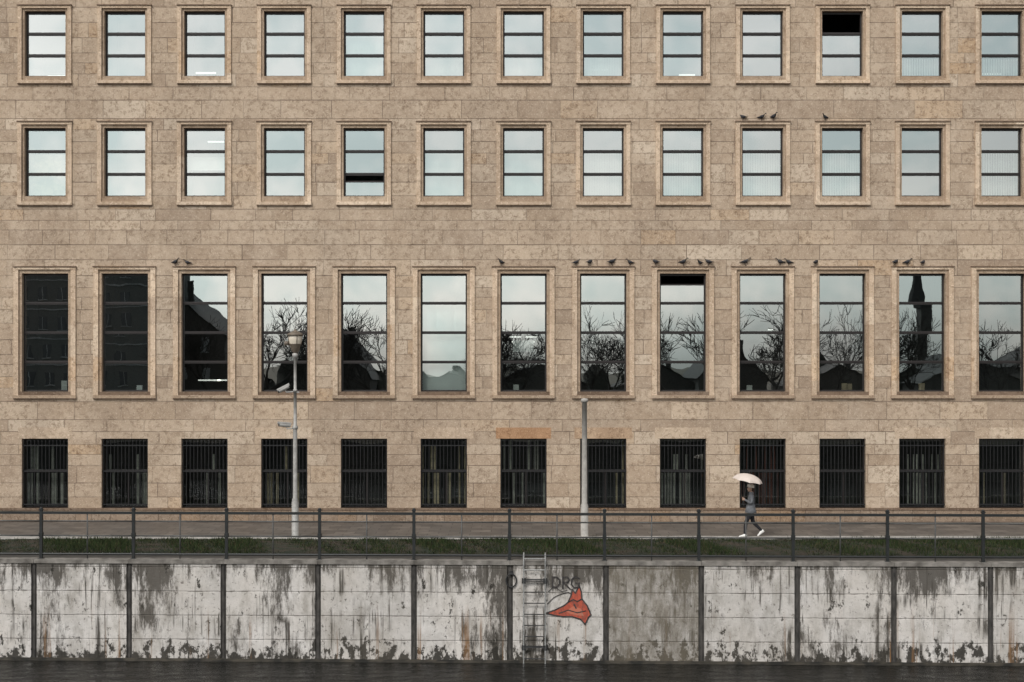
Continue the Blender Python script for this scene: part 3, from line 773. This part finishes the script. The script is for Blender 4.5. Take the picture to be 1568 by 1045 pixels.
A.obj('walls_and_windows',[M_ap,M_hr,simple('apartment_window',(.03,.035,.04),.2),simple('apartment_trim',(.25,.26,.26),.8)],ap)
tw=empty('church_tower'); T=MB(); dd=2*D+60; tx=(1416-784)*dd/F
T.box(tx-.7,tx+.7,-62,-60.2,-.2,12,0); T.lathe([(1.1,12),(1.1,13),(.7,15.5),(.35,20),(0,24)],8,(tx,-61.1,0),1); T.obj('shaft_and_spire',[M_hw,M_hr],tw)
dt=MB()
for i in range(150):
    x=-160+i*2.2; h=random.uniform(3,6.5); dt.lathe([(.3,-.2),(1.3,1),(1.8,h*.5),(1.2,h*.85),(0,h)],7,(x+random.uniform(-1,1),-44+random.uniform(-3,3),0))
for i,v in enumerate(dt.v): dt.v[i]=(v[0]+random.gauss(0,.3),v[1]+random.gauss(0,.3),v[2]+random.gauss(0,.3))
dt.obj('distant_hedge',[simple('hedge_dark',(.025,.026,.02),.95)])

# ---------------------------------------------------------------- world and sun
W=bpy.data.worlds.new('World'); scene.world=W; W.use_nodes=True
nt=W.node_tree; bgn=nt.nodes['Background']
sky=nt.nodes.new('ShaderNodeTexSky'); sky.sky_type='NISHITA'; sky.sun_disc=False
EL=math.radians(43); AZ=math.radians(208)
sky.sun_elevation=EL; sky.sun_rotation=AZ; sky.dust_density=2; sky.air_density=1.3; sky.ozone_density=1
hs=nt.nodes.new('ShaderNodeHueSaturation'); hs.inputs['Saturation'].default_value=.14; hs.inputs['Value'].default_value=1.0
nt.links.new(sky.outputs[0],hs.inputs['Color'])
tcw=nt.nodes.new('ShaderNodeTexCoord'); mp=nt.nodes.new('ShaderNodeMapping'); mp.inputs['Scale'].default_value=(1,1,2.6)
nt.links.new(tcw.outputs['Generated'],mp.inputs[0])
nz=nt.nodes.new('ShaderNodeTexNoise'); nz.inputs['Scale'].default_value=3.2; nz.inputs['Detail'].default_value=4; nt.links.new(mp.outputs[0],nz.inputs['Vector'])
cr=nt.nodes.new('ShaderNodeValToRGB'); cr.color_ramp.elements[0].position=.35; cr.color_ramp.elements[0].color=(.98,1.0,1.0,1); cr.color_ramp.elements[1].position=.65; cr.color_ramp.elements[1].color=(1.34,1.33,1.31,1)
nt.links.new(nz.outputs[0],cr.inputs[0])
mx=nt.nodes.new('ShaderNodeMix'); mx.data_type='RGBA'; mx.blend_type='MULTIPLY'; mx.inputs[0].default_value=1
nt.links.new(hs.outputs[0],mx.inputs[6]); nt.links.new(cr.outputs[0],mx.inputs[7]); nt.links.new(mx.outputs[2],bgn.inputs[0])
bgn.inputs[1].default_value=.15
sd=bpy.data.lights.new('sun','SUN'); sd.energy=1.5; sd.angle=math.radians(14); sd.color=(1,.97,.93)
so=bpy.data.objects.new('sun',sd); scene.collection.objects.link(so)
dirv=Vector((math.sin(AZ)*math.cos(EL),math.cos(AZ)*math.cos(EL),math.sin(EL)))
so.rotation_euler=dirv.to_track_quat('Z','Y').to_euler()
so.location=dirv*80

cam=bpy.data.cameras.new('camera'); co=bpy.data.objects.new('camera',cam); scene.collection.objects.link(co)
co.location=(0,0,CH); co.rotation_euler=(math.radians(90),0,0)
cam.sensor_width=36; cam.lens=36*F/1568; cam.shift_y=(HY-522.5)/1568; cam.clip_end=3000; cam.clip_start=.1
scene.camera=co
scene.view_settings.view_transform='Standard'; scene.view_settings.look='None'; scene.view_settings.exposure=0
